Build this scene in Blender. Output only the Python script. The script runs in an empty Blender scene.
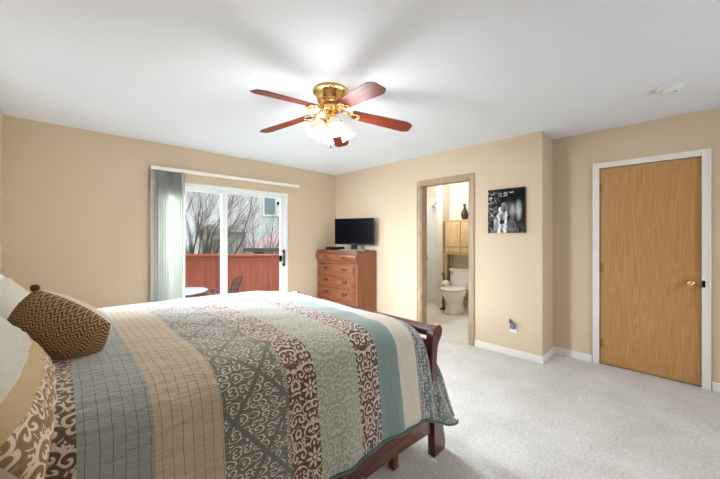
import bpy, bmesh, math, random
from mathutils import Vector, Matrix

S = bpy.context.scene
COL = S.collection
PI = math.pi

# ------------------------------------------------------------------ camera, world, lights, exposure
YAW = math.radians(45.14)
CAMZ = 1.342
cd = bpy.data.cameras.new('camera')
cd.sensor_fit = 'HORIZONTAL'; cd.sensor_width = 36.0
cd.lens = 304.3 * 36.0 / 720.0
cd.shift_y = -4.0 / 720.0 * -1.0 * -1.0
cd.clip_start = 0.02; cd.clip_end = 200
cam = bpy.data.objects.new('camera', cd); COL.objects.link(cam)
cam.location = (0, 0, CAMZ)
cam.rotation_euler = (PI / 2, 0, YAW - PI / 2)
S.camera = cam

S.view_settings.view_transform = 'Standard'
S.view_settings.look = 'None'
S.view_settings.gamma = 1.0
S.view_settings.use_curve_mapping = False
S.view_settings.exposure = 0.56

w = bpy.data.worlds.new('overcast_sky'); S.world = w
w.use_nodes = True
nt = w.node_tree
bg = nt.nodes['Background']
tc = nt.nodes.new('ShaderNodeTexCoord'); sep = nt.nodes.new('ShaderNodeSeparateXYZ')
rmp = nt.nodes.new('ShaderNodeValToRGB')
nt.links.new(tc.outputs['Generated'], sep.inputs[0]); nt.links.new(sep.outputs['Z'], rmp.inputs[0])
rmp.color_ramp.elements[0].color = (0.78, 0.84, 0.88, 1); rmp.color_ramp.elements[0].position = 0.0
rmp.color_ramp.elements[1].color = (1.0, 1.0, 1.0, 1); rmp.color_ramp.elements[1].position = 0.30
nt.links.new(rmp.outputs[0], bg.inputs['Color'])
mr = nt.nodes.new('ShaderNodeMapRange'); mr.interpolation_type = 'SMOOTHSTEP'     # overcast: brighter overhead than at the horizon
nt.links.new(sep.outputs['Z'], mr.inputs[0]); mr.inputs[1].default_value = 0.15; mr.inputs[2].default_value = 0.5
mr.inputs[3].default_value = 0.76; mr.inputs[4].default_value = 2.1
nt.links.new(mr.outputs[0], bg.inputs['Strength'])

def area(name, loc, target, sx, sy, power, color, spread=180):
    l = bpy.data.lights.new(name, 'AREA'); l.shape = 'RECTANGLE'; l.size = sx; l.size_y = sy
    l.energy = power; l.color = color; l.spread = math.radians(spread)
    o = bpy.data.objects.new(name, l); COL.objects.link(o)
    o.location = loc
    o.rotation_euler = (Vector(target) - Vector(loc)).to_track_quat('-Z', 'Y').to_euler()
    return o
# daylight coming in through the sliding glass door
area('sky_light_above', (2.3, 8.6, 4.5), (1.6, 2.6, 0.7), 4.0, 2.4, 390, (0.80, 0.91, 1.04), 60)
area('sky_light_side', (0.25, 5.35, 1.7), (2.9, 2.6, 0.9), 1.5, 2.2, 30, (0.80, 0.91, 1.04), 95)
# fill light added outside an extra window opening made in the headboard wall
area('added_fill_headboard_side', (-2.3, 2.7, 2.35), (2.6, 2.1, 0.9), 2.2, 1.8, 235, (0.80, 0.91, 1.04), 100)
# another added fill light, outside an extra opening cut in the unseen rear wall
area('added_fill_rear', (2.6, -2.3, 1.7), (1.8, 2.0, 1.3), 1.2, 1.3, 26, (0.80, 0.91, 1.04), 150)

# ------------------------------------------------------------------ helpers
def link(o): COL.objects.link(o); return o

def tag(o, label=None, cat=None, group=None, kind=None):
    if label: o['label'] = label
    if cat: o['category'] = cat
    if group: o['group'] = group
    if kind: o['kind'] = kind
    return o

def thing(name, label, cat, loc=(0, 0, 0), rot=(0, 0, 0), group=None, kind=None):
    o = link(bpy.data.objects.new(name, None)); o.location = loc; o.rotation_euler = rot
    o.empty_display_size = 0.1
    return tag(o, label, cat, group, kind)

def obj(name, bm, mats, parent=None, loc=(0, 0, 0), rot=(0, 0, 0), smooth=False):
    bmesh.ops.recalc_face_normals(bm, faces=bm.faces[:])
    me = bpy.data.meshes.new(name); bm.to_mesh(me); bm.free()
    for m in (mats if isinstance(mats, (list, tuple)) else [mats]): me.materials.append(m)
    if smooth:
        for p in me.polygons: p.use_smooth = True
    o = link(bpy.data.objects.new(name, me)); o.location = loc; o.rotation_euler = rot
    if parent: o.parent = parent
    return o

def struct(name, bm, mats, parent=None, **k):
    o = obj(name, bm, mats, parent, **k)
    if parent is None: o['kind'] = 'structure'
    return o

def B(): return bmesh.new()

def box(bm, a, b, bev=0.0, mi=0):
    x0, y0, z0 = a; x1, y1, z1 = b
    vs = [bm.verts.new(p) for p in ((x0,y0,z0),(x1,y0,z0),(x1,y1,z0),(x0,y1,z0),(x0,y0,z1),(x1,y0,z1),(x1,y1,z1),(x0,y1,z1))]
    fs = [bm.faces.new([vs[i] for i in q]) for q in ((3,2,1,0),(4,5,6,7),(0,1,5,4),(1,2,6,5),(2,3,7,6),(3,0,4,7))]
    for f in fs: f.material_index = mi
    if bev > 0:
        es = set(e for f in fs for e in f.edges)
        r = bmesh.ops.bevel(bm, geom=list(es), offset=bev, segments=2, affect='EDGES', profile=0.5)
        for f in r['faces']: f.material_index = mi
    return bm

def lathe(bm, prof, c=(0, 0, 0), n=24, M=None, cap=True):
    rings = []
    for r, z in prof:
        ring = []
        for i in range(n):
            a = 2 * PI * i / n
            p = Vector((r * math.cos(a), r * math.sin(a), z))
            if M is not None: p = M @ p
            ring.append(bm.verts.new(p + Vector(c)))
        rings.append(ring)
    for k in range(len(rings) - 1):
        for i in range(n):
            bm.faces.new((rings[k][i], rings[k][(i+1) % n], rings[k+1][(i+1) % n], rings[k+1][i]))
    if cap:
        if prof[0][0] > 1e-4: bm.faces.new(rings[0][::-1])
        if prof[-1][0] > 1e-4: bm.faces.new(rings[-1])
    return bm

def tube(bm, pts, r, n=8, cap=True):
    pts = [Vector(p) for p in pts]
    rs = r if isinstance(r, (list, tuple)) else [r] * len(pts)
    t0 = (pts[1] - pts[0]).normalized()
    up = Vector((0, 0, 1)) if abs(t0.z) < 0.9 else Vector((1, 0, 0))
    nrm = (up - t0 * up.dot(t0)).normalized()
    rings = []
    for i, p in enumerate(pts):
        if i == 0: t = t0
        elif i == len(pts) - 1: t = (pts[i] - pts[i-1]).normalized()
        else: t = ((pts[i+1] - p).normalized() + (p - pts[i-1]).normalized()).normalized()
        nrm = (nrm - t * nrm.dot(t))
        if nrm.length < 1e-6: nrm = t.orthogonal()
        nrm.normalize(); bn = t.cross(nrm)
        rings.append([bm.verts.new(p + (nrm * math.cos(2*PI*k/n) + bn * math.sin(2*PI*k/n)) * rs[i]) for k in range(n)])
    for a, b in zip(rings[:-1], rings[1:]):
        for k in range(n): bm.faces.new((a[k], a[(k+1) % n], b[(k+1) % n], b[k]))
    if cap:
        bm.faces.new(rings[0][::-1]); bm.faces.new(rings[-1])
    return bm

def prism(bm, pts, axis, a0, a1):
    """extrude a 2D outline (list of pairs) along an axis ('x','y','z')"""
    def P(u, v, t):
        return {'x': (t, u, v), 'y': (u, t, v), 'z': (u, v, t)}[axis]
    A = [bm.verts.new(P(u, v, a0)) for u, v in pts]; Bv = [bm.verts.new(P(u, v, a1)) for u, v in pts]
    n = len(pts)
    bm.faces.new(A[::-1]); bm.faces.new(Bv)
    for i in range(n): bm.faces.new((A[i], A[(i+1) % n], Bv[(i+1) % n], Bv[i]))
    return bm

def copy_tree(o, parent=None):
    c = o.copy(); link(c)
    if parent: c.parent = parent
    for ch in list(o.children): copy_tree(ch, c)
    return c

# ------------------------------------------------------------------ node materials
class NT:
    def __init__(s, name):
        s.m = bpy.data.materials.new(name); s.m.use_nodes = True
        s.t = s.m.node_tree; s.p = s.t.nodes['Principled BSDF']; s.out = s.t.nodes['Material Output']
    def n(s, typ, **k):
        nd = s.t.nodes.new(typ)
        for a, v in k.items(): setattr(nd, a, v)
        return nd
    def l(s, a, b): s.t.links.new(a, b)
    def v(s, x, sock):
        if isinstance(x, (int, float)): sock.default_value = x
        elif isinstance(x, (tuple, list)): sock.default_value = x
        else: s.l(x, sock)
    def math(s, op, a, b=None, c=None, clamp=False):
        nd = s.n('ShaderNodeMath', operation=op); nd.use_clamp = clamp
        s.v(a, nd.inputs[0])
        if b is not None: s.v(b, nd.inputs[1])
        if c is not None: s.v(c, nd.inputs[2])
        return nd.outputs[0]
    def xyz(s, x, y, z=0.0):
        nd = s.n('ShaderNodeCombineXYZ'); s.v(x, nd.inputs[0]); s.v(y, nd.inputs[1]); s.v(z, nd.inputs[2]); return nd.outputs[0]
    def sep(s, vec):
        nd = s.n('ShaderNodeSeparateXYZ'); s.l(vec, nd.inputs[0]); return nd.outputs
    def mix(s, f, a, b):
        nd = s.n('ShaderNodeMix', data_type='RGBA'); s.v(f, nd.inputs[0])
        s.v(c4(a), nd.inputs[6]); s.v(c4(b), nd.inputs[7]); return nd.outputs[2]
    def noise(s, vec, scale, detail=3, rough=0.5, dist=0.0):
        nd = s.n('ShaderNodeTexNoise'); s.l(vec, nd.inputs['Vector'])
        nd.inputs['Scale'].default_value = scale; nd.inputs['Detail'].default_value = detail
        nd.inputs['Roughness'].default_value = rough; nd.inputs['Distortion'].default_value = dist
        return nd.outputs['Fac']
    def scale(s, vec, sc):
        nd = s.n('ShaderNodeMapping'); s.l(vec, nd.inputs[0]); nd.inputs['Scale'].default_value = sc; return nd.outputs[0]
    def co(s, which='Object'): return s.n('ShaderNodeTexCoord').outputs[which]
    def bump(s, h, strength, dist=0.01):
        nd = s.n('ShaderNodeBump'); s.l(h, nd.inputs['Height']); nd.inputs['Strength'].default_value = strength
        nd.inputs['Distance'].default_value = dist; s.l(nd.outputs[0], s.p.inputs['Normal'])
    def smooth(s, x, lo, hi):
        nd = s.n('ShaderNodeMapRange'); nd.interpolation_type = 'SMOOTHSTEP'
        s.v(x, nd.inputs[0]); nd.inputs[1].default_value = lo; nd.inputs[2].default_value = hi; return nd.outputs[0]

def c4(c):
    if isinstance(c, (tuple, list)) and len(c) == 3: return (*c, 1.0)
    return c

def srgb(r, g, b):
    f = lambda c: (c/255/12.92) if c/255 <= 0.04045 else ((c/255+0.055)/1.055)**2.4
    return (f(r), f(g), f(b))

def plain(name, col, rough=0.5, metal=0.0, nscale=40, namt=0.04, bump=0.0, bscale=None, coat=0.0):
    t = NT(name); co = t.co()
    nz = t.noise(co, nscale, 3)
    c2 = tuple(max(0, c * (1 - 2*namt)) for c in col); c3 = tuple(min(1, c * (1 + 2*namt)) for c in col)
    t.l(t.mix(nz, c2, c3), t.p.inputs['Base Color'])
    t.p.inputs['Roughness'].default_value = rough; t.p.inputs['Metallic'].default_value = metal
    t.p.inputs['Coat Weight'].default_value = coat
    if bump: t.bump(t.noise(co, bscale or nscale * 4, 3), bump, 0.004)
    return t.m

def wood(name, c1, c2, axis='z', rough=0.35, grain=14, coat=0.2, ring=2.5, cathedral=False):
    t = NT(name); co = t.co()
    st = {'x': (0.09, 1, 1), 'y': (1, 0.09, 1), 'z': (1, 1, 0.09)}[axis]
    v = t.scale(co, st)
    a = t.noise(v, grain * 5, 5, 0.6, 0.3)
    b = t.noise(v, grain * 0.45, 2, 0.5, 0.6)
    rings = t.math('PINGPONG', t.math('MULTIPLY', b, ring * 6), 0.5)
    f = t.math('ADD', t.math('MULTIPLY', a, 0.55), t.math('MULTIPLY', rings, 0.9))
    f = t.smooth(f, 0.2, 0.85)
    t.l(t.mix(f, c1, c2), t.p.inputs['Base Color'])
    t.p.inputs['Roughness'].default_value = rough
    t.p.inputs['Coat Weight'].default_value = coat; t.p.inputs['Coat Roughness'].default_value = 0.2
    t.bump(a, 0.06, 0.003)
    return t.m

M = {}
def wallmat(name, col):
    t = NT(name); co = t.co()
    nz = t.noise(co, 1.3, 3)
    t.l(t.mix(nz, tuple(c*0.965 for c in col), tuple(c*1.03 for c in col)), t.p.inputs['Base Color'])
    t.p.inputs['Roughness'].default_value = 0.7
    t.bump(t.noise(co, 140, 3), 0.10, 0.003)
    return t.m
M['wall'] = wallmat('tan_wall_paint', srgb(210, 189, 160))
M['bathwall'] = wallmat('cream_bath_paint', srgb(228, 221, 204))
M['ceiling'] = wallmat('white_ceiling_paint', srgb(236, 240, 246))
M['trim'] = plain('white_trim_paint', srgb(234, 229, 220), 0.4, 0, 20, 0.012)
M['tantrim'] = wood('stained_tan_casing', srgb(158, 134, 104), srgb(178, 154, 124), 'z', 0.45, 10, 0.05)
def oak():
    t = NT('oak_veneer'); co = t.co()
    n1 = t.noise(t.scale(co, (6, 6, 0.25)), 14, 4, 0.6, 0.2)
    big = t.noise(t.scale(co, (1, 1.6, 0.10)), 4.2, 2, 0.5, 0.3)
    rings = t.math('PINGPONG', t.math('MULTIPLY', big, 22), 0.5)
    f = t.math('ADD', t.math('MULTIPLY', n1, 0.85), t.math('MULTIPLY', rings, 0.38))
    t.l(t.mix(t.smooth(f, 0.15, 0.95), srgb(166, 118, 66), srgb(204, 156, 98)), t.p.inputs['Base Color'])
    t.p.inputs['Roughness'].default_value = 0.38; t.p.inputs['Coat Weight'].default_value = 0.15
    t.bump(n1, 0.05, 0.002)
    return t.m
M['oak'] = oak()
M['bedwoodz'] = wood('bed_mahogany_upright', srgb(80, 33, 17), srgb(106, 47, 25), 'z', 0.26, 8, 0.5)
M['brass'] = plain('polished_brass', srgb(236, 200, 136), 0.25, 1.0, 30, 0.03)
M['hinge'] = plain('aged_brass', srgb(170, 130, 70), 0.35, 1.0)
M['black'] = plain('black_plastic', srgb(12, 12, 13), 0.4)
M['black'].node_tree.nodes['Principled BSDF'].inputs['Specular IOR Level'].default_value = 0.15
M['screen'] = plain('dark_screen', srgb(4, 4, 6), 0.3)
M['screen'].node_tree.nodes['Principled BSDF'].inputs['Specular IOR Level'].default_value = 0.03
M['silver'] = plain('silver_plastic', srgb(150, 150, 152), 0.35, 0.3)
M['cherry'] = wood('cherry_wood', srgb(104, 52, 26), srgb(138, 76, 42), 'y', 0.28, 10, 0.4)
M['cherryz'] = wood('cherry_wood_upright', srgb(118, 62, 30), srgb(142, 80, 42), 'z', 0.3, 10, 0.3)
M['bedwood'] = wood('bed_mahogany', srgb(80, 33, 17), srgb(106, 47, 25), 'x', 0.26, 8, 0.5)
M['bedwoody'] = wood('bed_mahogany_cross', srgb(80, 33, 17), srgb(106, 47, 25), 'y', 0.26, 8, 0.5)
M['blade'] = wood('fan_blade_mahogany', srgb(108, 40, 24), srgb(134, 56, 34), 'x', 0.45, 16, 0.0, 1.2)
M['blade'].node_tree.nodes['Principled BSDF'].inputs['Specular IOR Level'].default_value = 0.22
M['darkmetal'] = plain('dark_bronze', srgb(38, 30, 24), 0.4, 0.8)
M['pine'] = wood('honey_pine', srgb(206, 178, 128), srgb(226, 202, 156), 'z', 0.4, 9, 0.15)
M['porcelain'] = plain('white_porcelain', srgb(238, 236, 230), 0.12)
M['white_plastic'] = plain('white_plastic', srgb(232, 232, 230), 0.35)
M['grey_plastic'] = plain('grey_plastic', srgb(120, 124, 128), 0.4)
M['vinyl'] = plain('white_vinyl_frame', srgb(228, 229, 226), 0.35)
M['vase'] = plain('brown_glazed_clay', srgb(70, 48, 36), 0.3)
M['white_panel'] = plain('white_fiberglass', srgb(232, 234, 238), 0.25)
M['chrome'] = plain('chrome', srgb(190, 192, 196), 0.15, 1.0)
M['paper'] = plain('white_paper', srgb(240, 240, 238), 0.9)
M['concrete'] = plain('patio_concrete', srgb(150, 146, 140), 0.9, 0, 8, 0.1, 0.2)
M['lawn'] = plain('winter_lawn', srgb(110, 116, 80), 1.0, 0, 6, 0.2, 0.3)
M['siding'] = None
M['bark'] = plain('grey_bark', srgb(104, 92, 84), 0.9, 0, 20, 0.15)
M['patio_metal'] = plain('dark_patio_metal', srgb(44, 44, 50), 0.5, 0.5)
M['table_mesh'] = plain('blue_grey_patio_metal', srgb(96, 106, 122), 0.5, 0.2)
M['fence'] = wood('red_brown_fence_stain', srgb(118, 60, 44), srgb(140, 72, 52), 'z', 0.8, 6, 0.0)
M['shingle'] = plain('pinkish_shingles', srgb(172, 152, 156), 0.9, 0, 30, 0.12)
M['fascia'] = plain('slate_fascia', srgb(74, 78, 92), 0.6)
M['darkglass'] = plain('dark_window_glass', srgb(120, 136, 146), 0.15)
M['pale_trim'] = plain('pale_house_trim', srgb(222, 228, 230), 0.6)
M['mattress'] = plain('mattress_ticking', srgb(225, 222, 214), 0.9)

def siding(name, col):
    t = NT(name); z = t.sep(t.co())[2]
    fr = t.math('FRACT', t.math('MULTIPLY', z, 6.0))
    t.l(t.mix(t.smooth(fr, 0.0, 0.15), tuple(c*0.8 for c in col), col), t.p.inputs['Base Color'])
    t.p.inputs['Roughness'].default_value = 0.7
    return t.m
M['siding'] = siding('pale_blue_siding', srgb(196, 212, 214))
M['siding_grey'] = siding('grey_siding', srgb(170, 172, 172))

def carpet():
    t = NT('beige_carpet'); co = t.co()
    a = t.noise(co, 160, 4, 0.7); b = t.noise(co, 3.5, 4, 0.55, 0.4); c = t.noise(co, 55, 3, 0.65)
    f = t.math('ADD', t.math('ADD', t.math('MULTIPLY', a, 0.55), t.math('MULTIPLY', b, 0.35)), t.math('MULTIPLY', c, 0.6))
    t.l(t.mix(t.smooth(f, 0.5, 1.0), srgb(188, 182, 172), srgb(230, 226, 219)), t.p.inputs['Base Color'])
    t.p.inputs['Roughness'].default_value = 1.0
    t.p.inputs['Sheen Weight'].default_value = 0.15
    t.bump(t.math('ADD', a, c), 0.5, 0.012)
    return t.m
M['carpet'] = carpet()
def bathvinyl():
    t = NT('cream_vinyl_tile'); co = t.co(); s = t.sep(co)
    fx = t.math('PINGPONG', t.math('MULTIPLY', s[0], 3.3), 0.5); fy = t.math('PINGPONG', t.math('MULTIPLY', s[1], 3.3), 0.5)
    g = t.smooth(t.math('MINIMUM', fx, fy), 0.005, 0.02)
    n = t.noise(co, 12, 4)
    t.l(t.mix(g, srgb(190, 182, 166), t.mix(n, srgb(216, 210, 196), srgb(232, 228, 216))), t.p.inputs['Base Color'])
    t.p.inputs['Roughness'].default_value = 0.3
    return t.m
M['bathfloor'] = bathvinyl()
def glassmat():
    t = NT('clear_pane_glass')
    tr = t.n('ShaderNodeBsdfTransparent'); gl = t.n('ShaderNodeBsdfGlossy'); gl.inputs['Roughness'].default_value = 0.02
    tr.inputs[0].default_value = (0.97, 0.985, 0.98, 1)
    fr = t.n('ShaderNodeFresnel'); fr.inputs[0].default_value = 1.35
    mx = t.n('ShaderNodeMixShader'); t.l(t.math('MULTIPLY', fr.outputs[0], 0.5), mx.inputs[0]); t.l(tr.outputs[0], mx.inputs[1]); t.l(gl.outputs[0], mx.inputs[2])
    t.l(mx.outputs[0], t.out.inputs['Surface'])
    return t.m
M['glass'] = glassmat()
def vane():
    t = NT('grey_green_vane_fabric'); co = t.co()
    n = t.noise(t.scale(co, (40, 40, 3)), 6, 3)
    t.l(t.mix(n, srgb(214, 214, 206), srgb(232, 232, 226)), t.p.inputs['Base Color']); t.p.inputs['Roughness'].default_value = 0.8
    df = t.n('ShaderNodeBsdfTranslucent'); df.inputs[0].default_value = (*srgb(222, 224, 216), 1)
    mx = t.n('ShaderNodeMixShader'); mx.inputs[0].default_value = 0.3
    t.l(t.p.outputs[0], mx.inputs[1]); t.l(df.outputs[0], mx.inputs[2]); t.l(mx.outputs[0], t.out.inputs['Surface'])
    return t.m
M['vane'] = vane()
def shade():
    t = NT('frosted_lamp_glass')
    t.p.inputs['Base Color'].default_value = (0.42, 0.39, 0.33, 1); t.p.inputs['Roughness'].default_value = 0.4
    t.p.inputs['Emission Color'].default_value = (1.0, 0.90, 0.72, 1); t.p.inputs['Emission Strength'].default_value = 0.4
    return t.m
M['shade'] = shade()

# ---- quilt fabrics (UV in metres: u along the bed, v across it)
def uvsep(t):
    uv = t.n('ShaderNodeUVMap').outputs[0]
    s = t.sep(uv); return uv, s[0], s[1]

def weave(t, amt=0.25):
    uv, u, v = uvsep(t)
    q = t.noise(uv, 22, 3, 0.6, 0.5)
    t.bump(q, amt, 0.02)

def scrollmask(t, u, v, per_u, per_v, curl, thr=0.0, leaf=0.5):
    """mirrored scrolling damask: spiral curls in cells plus leafy blobs"""
    m = t.math('PINGPONG', u, per_u * 0.5)
    k = t.math('ADD', v, t.math('MULTIPLY', t.math('SINE', t.math('MULTIPLY', m, 2*PI/per_u)), 0.012))
    vec = t.xyz(m, k)
    wob = t.n('ShaderNodeTexNoise'); t.l(vec, wob.inputs['Vector']); wob.inputs['Scale'].default_value = 16; wob.inputs['Detail'].default_value = 1
    vm = t.n('ShaderNodeVectorMath', operation='MULTIPLY_ADD'); t.l(wob.outputs['Color'], vm.inputs[0]); vm.inputs[1].default_value = (0.02, 0.02, 0); t.l(vec, vm.inputs[2])
    vo = t.n('ShaderNodeTexVoronoi'); vo.voronoi_dimensions = '2D'; vo.feature = 'F1'
    t.l(vm.outputs[0], vo.inputs['Vector']); vo.inputs['Scale'].default_value = curl; vo.inputs['Randomness'].default_value = 0.75
    d = vo.outputs['Distance']
    rel = t.n('ShaderNodeVectorMath', operation='SUBTRACT'); t.l(vm.outputs[0], rel.inputs[0]); t.l(vo.outputs['Position'], rel.inputs[1])
    rs = t.sep(rel.outputs[0])
    th = t.math('ARCTAN2', rs[1], rs[0])
    sp = t.math('SINE', t.math('ADD', th, t.math('MULTIPLY', d, 15.0)))
    s1 = t.smooth(sp, thr, thr + 0.35)
    inside = t.math('SUBTRACT', 1.0, t.smooth(d, 0.52, 0.6))
    s1 = t.math('MULTIPLY', s1, inside)
    lf = t.smooth(t.noise(vec, curl * 2.2, 1, 0.5, 1.2), leaf, leaf + 0.03)
    gap = t.smooth(d, 0.44, 0.5)
    return t.math('MAXIMUM', s1, t.math('MULTIPLY', lf, gap), clamp=True)

def damask(name, cbg, cfg, per_u, curl, thr=0.0, leaf=0.5, flower=True, off=0.0):
    t = NT(name); uv, u, v = uvsep(t)
    u2 = t.math('ADD', u, off)
    mask = scrollmask(t, u2, v, per_u, 0.3, curl, thr, leaf)
    if flower:
        m = t.math('PINGPONG', u2, per_u * 0.5)
        cv = t.math('SUBTRACT', t.math('PINGPONG', v, 0.13), 0.0)
        r = t.math('SQRT', t.math('ADD', t.math('MULTIPLY', m, m), t.math('MULTIPLY', cv, cv)))
        th = t.math('ARCTAN2', cv, m)
        pet = t.math('ADD', 0.026, t.math('MULTIPLY', t.math('COSINE', t.math('MULTIPLY', th, 8)), 0.012))
        fl = t.math('LESS_THAN', r, pet)
        ringd = t.math('ABSOLUTE', t.math('SUBTRACT', r, 0.011))
        fl = t.math('MULTIPLY', fl, t.math('GREATER_THAN', ringd, 0.0025))
        halo = t.math('GREATER_THAN', r, 0.044)
        mask = t.math('MAXIMUM', t.math('MULTIPLY', mask, halo), fl)
    n = t.noise(uv, 120, 2)
    t.l(t.mix(mask, t.mix(n, tuple(c*0.85 for c in cbg), cbg), t.mix(n, tuple(c*0.9 for c in cfg), cfg)), t.p.inputs['Base Color'])
    t.p.inputs['Roughness'].default_value = 0.9
    t.bump(t.math('ADD', t.noise(uv, 20, 3), t.math('MULTIPLY', mask, 0.12)), 0.3, 0.02)
    return t.m

def diamond(name, cbg, clat, cfg, cell=0.17, curl=26):
    t = NT(name); uv, u, v = uvsep(t)
    a = t.math('ADD', t.math('MULTIPLY', u, 1.25), v); b = t.math('SUBTRACT', t.math('MULTIPLY', u, 1.25), v)
    da = t.math('PINGPONG', t.math('ADD', a, 0.03), cell * 0.5); db = t.math('PINGPONG', t.math('ADD', b, 0.03), cell * 0.5)
    lat = t.math('LESS_THAN', t.math('MINIMUM', da, db), cell * 0.045)
    cx = t.math('PINGPONG', a, cell); cy = t.math('PINGPONG', b, cell)
    mask = scrollmask(t, t.math('SUBTRACT', a, b), t.math('MULTIPLY', t.math('ADD', a, b), 0.5), cell, cell, curl, 0.4, 0.64)
    mask = t.math('MULTIPLY', mask, t.math('SUBTRACT', 1.0, lat))
    base = t.mix(lat, cbg, clat)
    n = t.noise(uv, 120, 2)
    t.l(t.mix(mask, base, t.mix(n, tuple(c*0.9 for c in cfg), cfg)), t.p.inputs['Base Color'])
    t.p.inputs['Roughness'].default_value = 0.9
    t.bump(t.noise(uv, 20, 3), 0.3, 0.02)
    return t.m

def stitched(name, col, line, step_u=0.034, step_v=0.055, lw=0.0011, crinkle=0.8):
    t = NT(name); uv, u, v = uvsep(t)
    wob = t.math('MULTIPLY', t.noise(uv, 9, 2), 0.012)
    lu = t.math('LESS_THAN', t.math('PINGPONG', t.math('ADD', u, wob), step_u * 0.5), lw)
    lv = t.math('LESS_THAN', t.math('PINGPONG', t.math('ADD', v, wob), step_v * 0.5), lw * 0.7)
    f = t.math('MAXIMUM', lu, t.math('MULTIPLY', lv, 0.6))
    n = t.noise(uv, 90, 3)
    t.l(t.mix(f, t.mix(n, tuple(c*0.88 for c in col), tuple(min(1, c*1.05) for c in col)), line), t.p.inputs['Base Color'])
    t.p.inputs['Roughness'].default_value = 0.85
    h = t.math('SUBTRACT', t.noise(t.scale(uv, (0.45, 1.8, 1)), 22, 4, 0.62), t.math('MULTIPLY', f, 0.15))
    t.bump(h, crinkle, 0.025)
    return t.m

def ribbed(name, col, per=0.012):
    t = NT(name); uv, u, v = uvsep(t)
    f = t.math('PINGPONG', u, per * 0.5)
    n = t.noise(t.scale(uv, (60, 3, 1)), 3, 3)
    t.l(t.mix(t.smooth(n, 0.3, 0.7), tuple(c*0.86 for c in col), tuple(min(1, c*1.06) for c in col)), t.p.inputs['Base Color'])
    t.p.inputs['Roughness'].default_value = 0.9
    t.bump(t.math('ADD', t.math('MULTIPLY', f, 60), t.noise(uv, 20, 3)), 0.3, 0.015)
    return t.m

BROWN = srgb(106, 84, 68); CREAM = srgb(222, 204, 178)
M['q_brown'] = damask('brown_damask', BROWN, CREAM, 0.15, 22, 0.1, 0.53, True, 0.02)
M['q_teal'] = stitched('grey_teal_stitched', srgb(168, 170, 160), srgb(100, 100, 92), 0.027, 0.075, 0.0008)
M['q_tan'] = stitched('tan_stitched', srgb(208, 188, 160), srgb(128, 112, 92), 0.027, 0.07, 0.0008)
M['q_diamond'] = diamond('olive_diamond_damask', srgb(120, 112, 100), srgb(114, 112, 99), srgb(232, 222, 206), 0.27, 20)
M['q_brown2'] = damask('dark_brown_damask', srgb(98, 76, 64), srgb(226, 204, 180), 0.13, 22, 0.1, 0.53, True, 0.065)
M['q_sage'] = damask('sage_damask', srgb(160, 166, 152), srgb(206, 198, 176), 0.15, 24, 0.1, 0.52, False)
M['q_scroll'] = damask('brown_scroll', srgb(94, 72, 62), srgb(228, 210, 194), 0.144, 20, 0.1, 0.54, False, 0.05)
M['q_blue'] = ribbed('ribbed_teal', srgb(138, 156, 150))
M['q_cream'] = ribbed('ribbed_cream', srgb(222, 210, 192))
M['q_foot'] = diamond('grey_diamond_damask', srgb(98, 104, 102), srgb(104, 114, 112), srgb(228, 222, 214), 0.2, 19)
for k_ in list(M):
    if k_.startswith('q_'):
        p_ = M[k_].node_tree.nodes['Principled BSDF']; p_.inputs['Sheen Weight'].default_value = 0.6; p_.inputs['Sheen Roughness'].default_value = 0.4
M['q_bind'] = plain('teal_binding', srgb(78, 110, 102), 0.9)

# ------------------------------------------------------------------ room shell
X1, X2, Y0, YJ, XH, YB, H = 3.599, 4.02, 4.247, 0.912, -0.349, -1.7, 2.44
T = 0.12
DX0, DX1, DZ = 0.79, 2.604, 2.004          # sliding door opening
BY0, BY1, BZ = 1.700, 2.412, 2.045         # bathroom opening
OY0, OY1, OZ = -0.2223, 0.4894, 2.042      # oak door opening

b = B(); box(b, (XH - T, YB - T, -0.1), (X2 + T, Y0 + 0.15, 0)); struct('floor', b, M['carpet'])
b = B(); box(b, (XH - T, YB - T, H), (X2 + T, Y0 + 0.15, H + 0.1)); struct('ceiling', b, M['ceiling'])
b = B()
box(b, (XH - T, Y0, 0), (DX0, Y0 + 0.15, H)); box(b, (DX1, Y0, 0), (X1 + T, Y0 + 0.15, H)); box(b, (DX0, Y0, DZ), (DX1, Y0 + 0.15, H))
struct('wall_window_side', b, M['wall'])
b = B()
box(b, (X1, YJ, 0), (X1 + T, BY0, H)); box(b, (X1, BY1, 0), (X1 + T, Y0, H)); box(b, (X1, BY0, BZ), (X1 + T, BY1, H))
struct('wall_bathroom_side', b, M['wall'])
b = B(); box(b, (X1 + T, YJ, 0), (X2 + T, YJ + T, H)); struct('wall_jog', b, M['wall'])
b = B()
box(b, (X2, YB - T, 0), (X2 + T, OY0, H)); box(b, (X2, OY1, 0), (X2 + T, YJ, H)); box(b, (X2, OY0, OZ), (X2 + T, OY1, H))
struct('wall_recess', b, M['wall'])
b = B()
WA, WB, WZ0, WZ1 = 2.30, 3.36, 1.12, 2.10
box(b, (XH - T, YB - T, 0), (XH, WA, H)); box(b, (XH - T, WB, 0), (XH, Y0, H)); box(b, (XH - T, WA, 0), (XH, WB, WZ0)); box(b, (XH - T, WA, WZ1), (XH, WB, H))
struct('wall_headboard_side', b, M['wall'])
w2 = thing('added_window_2', None, None, (XH - T, WA, WZ0), kind='structure')  # out-of-view window added only to let the extra fill light in
b = B(); ww, wh = WB - WA, WZ1 - WZ0
box(b, (0.02, 0, 0), (T, 0.045, wh)); box(b, (0.02, ww - 0.045, 0), (T, ww, wh)); box(b, (0.02, 0, 0), (T + 0.02, ww, 0.04)); box(b, (0.02, 0, wh - 0.045), (T, ww, wh)); box(b, (0.03, ww/2 - 0.025, 0), (0.07, ww/2 + 0.025, wh))
obj('added_window_frame', b, M['vinyl'], w2)
b = B()
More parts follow.
